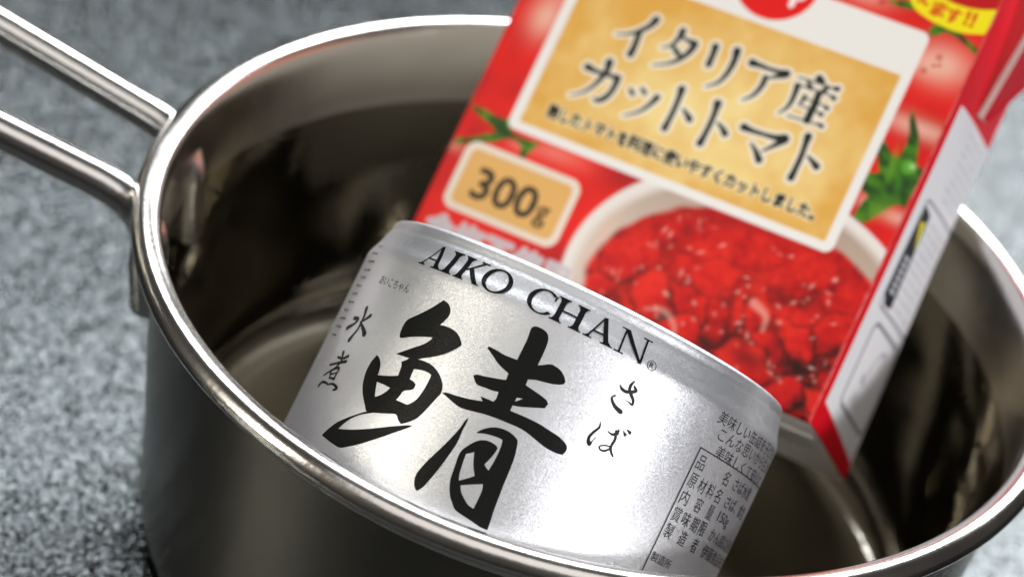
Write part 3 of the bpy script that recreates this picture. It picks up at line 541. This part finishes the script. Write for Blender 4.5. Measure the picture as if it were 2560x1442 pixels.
class Canvas:
    """a printed panel: linear colours on a fine grid, coordinates in mm"""
    def __init__(s, x0, x1, z0, z1, step, base):
        s.x = np.linspace(x0, x1, int(round((x1 - x0) / step)) + 1); s.z = np.linspace(z0, z1, int(round((z1 - z0) / step)) + 1)
        s.X, s.Z = np.meshgrid(s.x, s.z); s.step = step
        s.c = np.empty(s.X.shape + (3,)); s.c[:] = base
    def mix(s, m, col): s.c += (np.asarray(col) - s.c) * np.clip(m, 0, 1)[..., None]
    def soft(s, d, w=.12): return np.clip(.5 - d / (2 * w), 0, 1)
    def rrect(s, x0, z0, x1, z1, r):
        cx, cz, hx, hz = (x0 + x1) / 2, (z0 + z1) / 2, (x1 - x0) / 2 - r, (z1 - z0) / 2 - r
        qx, qz = np.abs(s.X - cx) - hx, np.abs(s.Z - cz) - hz
        return np.hypot(np.maximum(qx, 0), np.maximum(qz, 0)) + np.minimum(np.maximum(qx, qz), 0) - r
    def ellipse(s, cx, cz, a, b):
        k = np.hypot((s.X - cx) / a, (s.Z - cz) / b); return (k - 1) * min(a, b)
    def poly(s, pts):
        P = np.asarray(pts, float); ins = np.zeros(s.X.shape, bool); d = np.full(s.X.shape, 1e9)
        for i in range(len(P)):
            a, b = P[i - 1], P[i]; e = b - a; L = e @ e + 1e-12
            t = np.clip(((s.X - a[0]) * e[0] + (s.Z - a[1]) * e[1]) / L, 0, 1)
            d = np.minimum(d, np.hypot(s.X - a[0] - t * e[0], s.Z - a[1] - t * e[1]))
            c = (a[1] > s.Z) != (b[1] > s.Z)
            with np.errstate(divide='ignore', invalid='ignore'):
                ins ^= c & (s.X < (b[0] - a[0]) * (s.Z - a[1]) / (b[1] - a[1] + 1e-12) + a[0])
        return np.where(ins, -d, d)
    def strokes(s, SS):
        d = np.full(s.X.shape, 1e9)
        for st in SS:
            Q = stroke_path(st, 4)
            lo, hi = Q[:, :2].min(0) - 3, Q[:, :2].max(0) + 3
            i0, i1 = np.searchsorted(s.z, [lo[1], hi[1]]); j0, j1 = np.searchsorted(s.x, [lo[0], hi[0]])
            X, Z, dd = s.X[i0:i1, j0:j1], s.Z[i0:i1, j0:j1], d[i0:i1, j0:j1]
            for a, b in zip(Q[:-1], Q[1:]):
                e = b[:2] - a[:2]; L = e @ e + 1e-12
                t = np.clip(((X - a[0]) * e[0] + (Z - a[1]) * e[1]) / L, 0, 1)
                np.minimum(dd, np.hypot(X - a[0] - t * e[0], Z - a[1] - t * e[1]) - (a[2] + (b[2] - a[2]) * t) / 2, out=dd)
        return d
    def tris(s, T, grow=0.0):
        m = np.zeros(s.X.shape)
        for off in ([(0, 0)] if grow == 0 else [(grow * math.cos(a), grow * math.sin(a)) for a in np.arange(8) * math.pi / 4] + [(0, 0)]):
            for t in T + np.array(off):
                lo, hi = t.min(0), t.max(0)
                i0, i1 = np.searchsorted(s.z, [lo[1] - s.step / 2, hi[1] + s.step / 2]); j0, j1 = np.searchsorted(s.x, [lo[0] - s.step / 2, hi[0] + s.step / 2])
                if i1 <= i0 or j1 <= j0: continue
                X, Z = s.X[i0:i1, j0:j1], s.Z[i0:i1, j0:j1]
                (ax, az), (bx, bz), (cx_, cz_) = t
                w0 = (bx - ax) * (Z - az) - (bz - az) * (X - ax); w1 = (cx_ - bx) * (Z - bz) - (cz_ - bz) * (X - bx); w2 = (ax - cx_) * (Z - cz_) - (az - cz_) * (X - cx_)
                e = 1e-9
                ins = ((w0 >= -e) & (w1 >= -e) & (w2 >= -e)) | ((w0 <= e) & (w1 <= e) & (w2 <= e))
                m[i0:i1, j0:j1] = np.maximum(m[i0:i1, j0:j1], ins)
        return m
    def blob(s, cx, cz, a, b, ang=0):
        c, n = math.cos(ang), math.sin(ang); x, z = s.X - cx, s.Z - cz
        return np.exp(-((x * c + z * n) / a) ** 2 - ((-x * n + z * c) / b) ** 2)

rng = np.random.default_rng(7)
def value_noise(X, Z, cell, seed):
    r = np.random.default_rng(seed).random((128, 128))
    x, z = X / cell + 40, Z / cell + 40
    xi, zi = np.floor(x).astype(int), np.floor(z).astype(int); fx, fz = x - xi, z - zi
    fx, fz = fx * fx * (3 - 2 * fx), fz * fz * (3 - 2 * fz)
    g = lambda a, b: r[(zi + b) % 128, (xi + a) % 128]
    return (g(0, 0) * (1 - fx) + g(1, 0) * fx) * (1 - fz) + (g(0, 1) * (1 - fx) + g(1, 1) * fx) * fz

RED = srgb(222, 14, 14); RED_HI = srgb(240, 34, 18); RED_LO = srgb(150, 8, 14); WHITE = srgb(236, 233, 228)
GREEN = srgb(72, 128, 22); GREEN_LO = srgb(22, 62, 14); GOLD = srgb(222, 168, 76); GOLD_LT = srgb(242, 216, 146)

def paint_front():
    c = Canvas(-W2 - .9, W2 + .9, -.9, HC, .2, RED)
    X, Z = c.X, c.Z
    n1, n2 = value_noise(X, Z, 9, 1), value_noise(X, Z, 3.5, 2)
    c.mix(.55 * n1, RED_HI); c.mix(.75 * (1 - n1) * n2, RED_LO)
    # printed tomatoes: pale sheens on the fruit
    for cx_, cz_, a, b, k in ((-35.5, 50, 3.2, 4.0, .8), (-34.0, 56, 3.4, 3.0, .5), (37.2, 66.6, 5.0, 3.4, .85), (34.6, 65.6, 2.6, 2.0, .5), (38.2, 54.6, 7.5, 1.7, .75), (-21, 26.8, 5.2, 1.6, .5), (-29, 26.0, 2.5, 1.2, .3), (-41.5, 21.5, 3, 1.2, .3), (41.6, 38.6, 3.6, 1.3, .65), (34.6, 39.3, 1.1, 1.5, .5), (19, 74, 5, 2, .55)):
        c.mix(k * c.blob(cx_, cz_, a, b), srgb(236, 190, 168))
    for cx_, cz_, a in ((36.2, 67.6, .55), (35.9, 65.9, .35), (36.8, 66.3, .35), (34.6, 64.5, .5), (22.4, 73.6, .6)):
        c.mix(.9 * c.blob(cx_, cz_, a, a), srgb(190, 20, 24))
    c.mix(.7 * c.blob(37, 57.4, 7, .5, -.1), srgb(214, 60, 40))
    c.mix(.6 * c.blob(-18.5, 25.5, 7, 3.5), RED_HI); c.mix(.75 * c.blob(-7.5, 27.6, 5, 2.6), srgb(150, 12, 26))
    c.mix(.6 * c.blob(-13, 9, 4, 3), srgb(160, 10, 22))
    # leaves
    for nm in ("leafA", "leafB", "leafC", "leafD"):
        m = c.soft(c.poly(curve_round(P_[nm], 40)), .25)
        g = GREEN + (GREEN_LO - GREEN) * np.clip(1.5 * value_noise(X + Z * .6, Z, 1.3, 5) - .35, 0, 1)[..., None]
        c.mix(m, g)
    c.mix(.9 * c.blob(40.2, 44.6, 1.7, 2.0) , srgb(16, 48, 16)); c.mix(.8 * c.blob(37.8, 43.0, 1.6, 1.6), srgb(24, 62, 20))
    c.mix(.8 * c.blob(36.6, 47.0, .55, 2.6, .15), srgb(96, 150, 40)); c.mix(.6 * c.blob(37.9, 38.6, 1.0, 2.4, -.7), srgb(112, 150, 40)); c.mix(.7 * c.blob(38.9, 44.4, .6, 1.7, .3), srgb(60, 130, 28))
    c.mix(c.soft(c.poly(curve_round(P_["stemB"])), .3), srgb(84, 160, 44)); c.mix(.8 * c.blob(40.0, 47.9, .6, .5), srgb(190, 222, 150))
    # bowl of chopped tomato
    c.mix(c.soft(c.ellipse(22, 12, 34, 25.5), .25), srgb(228, 222, 216))
    inn = c.soft(c.ellipse(22.4, 11.3, 32, 23.9), .8)
    sh = np.clip((Z - 12) / 22, 0, 1)[..., None]
    c.mix(inn, srgb(205, 190, 178) + (srgb(176, 152, 136) - srgb(205, 190, 178)) * sh)
    c.mix(.5 * inn * c.blob(-7, 17, 2.2, 8, -.15), srgb(226, 190, 170))
    tm = c.soft(c.ellipse(23.2, 9.6, 30.2, 21.3) + .9 * (n2 - .5), .45)
    # chunks
    pts = rng.uniform((-10, -14), (58, 36), (85, 2)); pr = rng.random(85)
    wx, wz = X + 2.2 * (value_noise(X, Z, 3, 11) - .5), Z + 2.2 * (value_noise(X, Z, 3, 12) - .5)
    F1 = np.full(X.shape, 1e9); F2 = F1.copy(); ID = np.zeros(X.shape, int); DX = np.zeros(X.shape); DZ = np.zeros(X.shape)
    for i, (px, pz) in enumerate(pts):
        d = np.hypot(wx - px, (wz - pz) * 1.15)
        lt = d < F1; F2 = np.where(lt, F1, np.minimum(F2, d)); ID = np.where(lt, i, ID); DX = np.where(lt, wx - px, DX); DZ = np.where(lt, wz - pz, DZ); F1 = np.where(lt, d, F1)
    fb = .5 * value_noise(X, Z, 2.6, 21) + .3 * value_noise(X, Z, 1.2, 22) + .2 * value_noise(X, Z, .55, 23)
    edge = np.clip((F2 - F1) / 1.6 + 1.2 * (fb - .45), 0, 1)
    near = np.clip((22 - Z + .12 * X) / 17, 0, 1)                  # nearer chunks are larger and more modelled
    lit = np.clip(.60 + near * (.07 * DZ - .04 * DX) + 1.1 * (fb - .5) + (.12 + .3 * near) * (pr[ID] - .5), 0, 1)
    dark, mid, hot = srgb(104, 3, 8), srgb(204, 8, 9), srgb(234, 36, 22)
    tc = np.where(lit[..., None] < .5, dark + (mid - dark) * (lit * 2)[..., None], mid + (hot - mid) * (lit * 2 - 1)[..., None])
    sh_ = 1 - (.12 + .70 * near) * (1 - edge)
    tc = tc * (.9 * sh_)[..., None]
    c.mix(tm, tc)
    for i in range(110):
        px, pz = rng.uniform(-4, 44), rng.uniform(-2, 27)
        a, b, an = rng.uniform(.16, .34), rng.uniform(.2, .7), rng.uniform(0, 3.1)
        c.mix(tm * rng.uniform(.2, .65) * c.blob(px, pz, a, b, an), srgb(250, 190, 175))
    for pts_ in ([(6.3, 7.2, .3), (9.5, 8.2, .9), (12.5, 6.6, .8), (13.6, 3.4, .6)], [(24.3, 15.5, 1.6), (27.2, 14.2, 1.1), (27.8, 11.6, .5)], [(19.6, 2.9, .8), (20.6, 1.1, .6)], [(27, .5, .3), (30, 1.3, .9), (33, 1.0, .5)]):
        c.mix(tm * .42 * c.soft(c.strokes([pts_]), .4), srgb(248, 196, 178))
    c.mix(tm * .9 * c.blob(19, 5.8, 1.6, 1.7), srgb(60, 16, 8)); c.mix(tm * .7 * c.blob(27.5, 6.2, 3.8, 1.5), srgb(96, 4, 8)); c.mix(tm * .6 * c.blob(9, 26.6, 14, 1.4, .12), srgb(150, 6, 12))
    # name panel
    c.mix(c.soft(c.rrect(-33.4, 28.4, 33.2, 71.0, 1.6)), srgb(234, 232, 228))
    g = c.soft(c.rrect(-31.35, 30.1, 31.3, 62.3, .35))
    gn = value_noise(X, Z, 6, 31) * .6 + value_noise(X, Z, 2.2, 32) * .4
    ctr = np.exp(-((X - 2) / 26) ** 2 - ((Z - 43) / 13) ** 2)
    c.mix(g, GOLD + (GOLD_LT - GOLD) * np.clip(.95 * ctr + .8 * (gn - .5), 0, 1)[..., None])
    # product name: dark brush strokes with a pale halo
    d = c.strokes(S_["title1"] + S_["title2"]) - .10
    c.mix(.95 * np.clip(.5 - (d - .55) / .45, 0, 1), srgb(240, 234, 220)); c.mix(c.soft(d, .12), srgb(24, 25, 20))
    t = fit(text_tris("熟したトマトを料理に使いやすくカットしました。"), -27.0, 32.7, 27.6, 35.3)
    c.mix(.8 * c.tris(t, .45), srgb(240, 226, 186)); c.mix(c.tris(t, .13), srgb(30, 30, 34))
    # weight badge
    c.mix(c.soft(c.rrect(-38.8, 10.5, -14.3, 23.9, 2.4)), srgb(228, 216, 200)); c.mix(c.soft(c.rrect(-37.4, 11.8, -15.7, 22.6, 1.4)), srgb(222, 172, 100))
    t = fit(text_tris("300"), -34.2, 13.9, -21.2, 19.7)
    c.mix(c.tris(t, .22), srgb(58, 46, 32)); t = fit(text_tris("g"), -20.6, 13.2, -18.2, 17.2); c.mix(c.tris(t, .12), srgb(90, 66, 36))
    # white slogan under the badge, mostly hidden by the can
    t = fit(text_tris("食塩不使用"), -39.6, 3.4, -9.6, 8.9)
    c.mix(.55 * c.tris(t, .55), srgb(214, 206, 206)); c.mix(c.tris(t, .15), srgb(196, 190, 196))
    # round red emblem
    c.mix(c.soft(c.ellipse(3.0, 70.8, 8.0, 7.3)), srgb(226, 16, 14))
    t = fit(text_tris("co·op"), -3.2, 67.2, 9.2, 72.5); c.mix(c.tris(t, .3), srgb(240, 232, 230))
    # yellow ribbon
    rib = c.poly(curve_round(P_["ribbon"], 60)); c.mix(c.soft(c.poly([(27, 76), (33, 77.4), (36.6, 77.4), (39.5, 78), (42.6, 79), (43.5, 88), (30, 88)])), srgb(188, 8, 14))
    c.mix(c.soft(rib), srgb(240, 224, 10))
    for ch, x0, x1, z0 in (("え", 28.3, 30.2, 75.6), ("ま", 31.2, 33.7, 74.4), ("す", 34.2, 36.7, 74.2), ("!!", 37.6, 39.3, 74.6)):
        t = fit(text_tris(ch), x0, z0, x1, z0 + 2.6); c.mix(c.tris(t, .18), srgb(216, 96, 10))
    # red margin at the right-hand fold and bottom
    c.mix(c.soft(W2 - .35 - X), RED)
    c.mix(.5 * c.soft(np.abs(X - (W2 - .1)) - .12, .1) * value_noise(X, Z, 1.2, 44), srgb(255, 190, 190))
    return c

def paint_side():
    c = Canvas(0, D, 0, HC, .2, srgb(246, 246, 250)); X, Z = c.X, c.Z        # X: from the front fold backwards
    gl, dk = srgb(150, 156, 176), srgb(40, 44, 52)
    rim_red = srgb(232, 10, 34)
    for z in np.arange(26.5, 60, 1.75):
        if z < 44 or z > 46:
            c.mix(.38 * c.soft(np.abs(Z - z) - .35, .25) * (X > 13.5) * (X < 28.5) * (.35 + .65 * (value_noise(X, Z, .9, int(z * 7)) > .42)), gl)
    c.mix(.85 * c.soft(np.abs(c.rrect(6.6, 24.6, 32, 45, 1.5)) - .28), srgb(110, 116, 134))
    c.mix(c.soft(c.poly([(7.2, 44), (12.2, 43.2), (13.4, 25.6), (9, 25.2), (6.6, 27.0)])), dk)
    c.mix(c.soft(c.poly([(8.2, 41.0), (11.3, 41.6), (12.1, 36.2)])), srgb(240, 226, 10))
    for k in range(6): c.mix(.85 * c.soft(c.rrect(8.4, 27.6 + k * 1.25, 11.8, 28.4 + k * 1.25, .2)), srgb(216, 218, 224))
    c.mix(.9 * c.soft(np.abs(c.rrect(9.0, 7.3, 29.5, 22.2, 2.0)) - .34), srgb(88, 94, 110))
    c.mix(.7 * c.soft(c.strokes([[(15, 12.5, .5), (15.5, 14, .8), (17.2, 13.0, .7)], [(16, 13.8, .5), (20, 19, .5), (23.5, 19.4, .7), (23, 17, .4)]])), srgb(90, 96, 112))
    for k in range(3): c.mix(.4 * c.soft(c.rrect(14.2 + k * 2, 9.0, 15.4 + k * 2, 11.0, .2)), gl)
    c.mix(c.soft(X - 2.3), rim_red)
    c.mix(c.soft(Z - (5.0 - .07 * X)), rim_red)
    c.mix(c.soft(61.9 - Z - .8 * np.exp(-X / 2)), srgb(232, 26, 46))
    c.mix(c.soft(c.strokes([[(22.5, 73, 1.6), (25, 79, 2.0), (25.5, 86, 2.0)]]), .3), srgb(250, 196, 20)); c.mix(.8 * c.soft(c.strokes([[(19, 66.5, 1.4), (20, 70, 1.6)]]), .4), srgb(246, 120, 30))
    return c

RB = .9      # fold radius, mm
def panel(name, canvas, place, parent, mat=PRINT, flip=False):
    nz, nx = canvas.X.shape
    V = place(canvas.X.ravel(), canvas.Z.ravel()) / 1000
    idx = np.arange(nz * nx).reshape(nz, nx)
    F = np.stack([idx[:-1, :-1], idx[:-1, 1:], idx[1:, 1:], idx[1:, :-1]], -1).reshape(-1, 4)
    if flip: F = F[:, ::-1]
    me = bpy.data.meshes.new(name)
    me.vertices.add(len(V)); me.vertices.foreach_set("co", V.astype(np.float32).ravel())
    me.loops.add(F.size); me.loops.foreach_set("vertex_index", F.ravel().astype(np.int32))
    me.polygons.add(len(F)); me.polygons.foreach_set("loop_start", np.arange(0, F.size, 4, dtype=np.int32))
    me.update(calc_edges=True); me.validate()
    at = me.color_attributes.new("print", 'FLOAT_COLOR', 'POINT')
    col = np.ones((len(V), 4), np.float32); col[:, :3] = canvas.c.reshape(-1, 3)
    at.data.foreach_set("color", col.ravel())
    return link(name, me, mat, parent)

def bulge(a, lo, hi): return np.sin(np.pi * np.clip((a - lo) / (hi - lo), 0, 1))
def place_front(x, z):
    # flat face with rounded folds at the sides and bottom, and a slight belly
    def bend(t, lim):      # arc length past the fold start -> (along, back)
        s = np.maximum(np.abs(t) - (lim - RB), 0); a = np.minimum(s / RB, math.pi / 2)
        return np.sign(t) * np.where(s > 0, lim - RB + RB * np.sin(a), np.abs(t)), RB * (1 - np.cos(a))
    xx, y1 = bend(x, W2)
    s = np.maximum(RB - z, 0); a = np.minimum(s / RB, math.pi / 2)
    zz = np.where(s > 0, RB - RB * np.sin(a), z); y2 = RB * (1 - np.cos(a))
    belly = -.4 * bulge(x, -W2, W2) * bulge(z, 0, HC)
    return np.stack([xx, np.minimum(y1 + y2, RB) + belly * (1 - np.minimum(y1 + y2, 1)), zz], 1)
panel("front_panel", paint_front(), place_front, box)
def depth(z): return D + 4.2 * np.clip(1 - z / 38, 0, 1)     # the carton is fuller towards its foot
def sag(f, z): return 4.0 * f * np.clip(1 - z / 30, 0, 1)      # its base droops towards the back
def place_side(y, z):
    f = y / D
    return np.stack([W2 + .55 * bulge(y, 0, D) * bulge(z, 0, HC), RB * .9 + f * (depth(z) - RB * .9), .25 + z / HC * (HC - .25) - sag(f, z)], 1)
panel("side_panel", paint_side(), place_side, box)["label"] = "white side panel with red borders and grey information boxes"
class Plain:
    def __init__(s, a0, a1, b0, b1, n, m, col):
        s.X, s.Z = np.meshgrid(np.linspace(a0, a1, n), np.linspace(b0, b1, m)); s.c = np.empty(s.X.shape + (3,)); s.c[:] = col
panel("side_panel", Plain(0, D, 0, HC, 12, 24, srgb(205, 200, 190)), lambda y, z: np.stack([-W2 - .0 * y, RB * .9 + y / D * (depth(z) - RB * .9), z - sag(y / D, z)], 1), box, flip=True)["label"] = "plain pale side panel facing away from the lamp"
# the back gives where it leans on the rim
def place_back(x, z):
    dent = 5.2 * np.exp(-((z - 40) / 16) ** 2) * (1 - .25 * (x / W2)) * np.clip((W2 - x) / 14, 0, 1) * np.clip((x + W2 + 3) / 6, 0, 1)
    return np.stack([x, depth(z) - dent, z - sag(1, z)], 1)
panel("back_panel", Plain(-W2, W2, 0, HC, 40, 44, srgb(205, 196, 180)), place_back, box, flip=True)
bot = Plain(-W2, W2, 0, 1, 40, 14, srgb(226, 220, 208))
panel("bottom_panel", bot, lambda x, t: np.stack([x, RB * .8 + t * (depth(0) - RB * .8), .02 - 4.0 * t + .5 * np.sin(np.pi * t) * np.cos(x / W2 * 1.4)], 1), box, PRINT, flip=True)
panel("top_panel", Plain(-W2, W2, 0, 1, 20, 8, RED), lambda x, t: np.stack([x, t * D, HC + 0 * x], 1), box)

def plate(name, pts, thick, mat, parent, nrm, bev=.25):
    """a board of the given outline (mm) and thickness along nrm, with slightly rounded edges"""
    bm = bmesh.new(); n = Vector(nrm).normalized() * (thick / 2000)
    lo = [bm.verts.new(Vector(p) / 1000 - n) for p in pts]; hi = [bm.verts.new(Vector(p) / 1000 + n) for p in pts]
    bm.faces.new(lo[::-1]); bm.faces.new(hi)
    for i in range(len(pts)):
        j = (i + 1) % len(pts); bm.faces.new((lo[i], lo[j], hi[j], hi[i]))
    bmesh.ops.recalc_face_normals(bm, faces=bm.faces)
    bmesh.ops.bevel(bm, geom=bm.edges[:], offset=bev / 1000, segments=2, affect='EDGES', profile=.5)
    me = bpy.data.meshes.new(name); bm.to_mesh(me); bm.free()
    return link(name, me, mat, parent, smooth=False)
plate("bottom_seam", [(-W2 + 1.5, 9.0, -1.15), (W2 - 1.2, 9.0, -1.15), (W2 - 1.2, 17.5, -2.2), (-W2 + 1.5, 17.5, -2.2)], .6, PAPER, box, (0, .12, 1), .15)
plate("top_seam", [(-W2, D / 2, HC + .1), (W2, D / 2, HC + .1), (W2, D / 2 - 7, HC + .9), (-W2, D / 2 - 7, HC + .9)], .7, CARTON_RED, box, (0, .1, 1), .15)
ear = plate("ear_flap", [(W2 + 1.2, 12.6, 63.0), (W2 + 1.6, 15.6, 63.2), (W2 + 6.4, D - .5, HC - .5), (W2 + 6.4, 4.0, HC - .5)], 1.3, CARTON_RED, box, (1, 0, -.21), .2)
ear.data.materials.append(PAPER)
for p in ear.data.polygons:              # cut board shows pale at the edge
    if abs(p.normal.x) < .8: p.material_index = 1
ear["label"] = "folded triangular corner flap standing off the side"
ear2 = plate("ear_flap", [(-W2 - .9, 12.8, 63.5), (-W2 - 1.2, 16.0, 63.8), (-W2 - 2.0, D - 1.0, HC - .5), (-W2 - 2.0, 2.0, HC - .5)], .8, CARTON_RED, box, (-1, 0, -.03), .2)
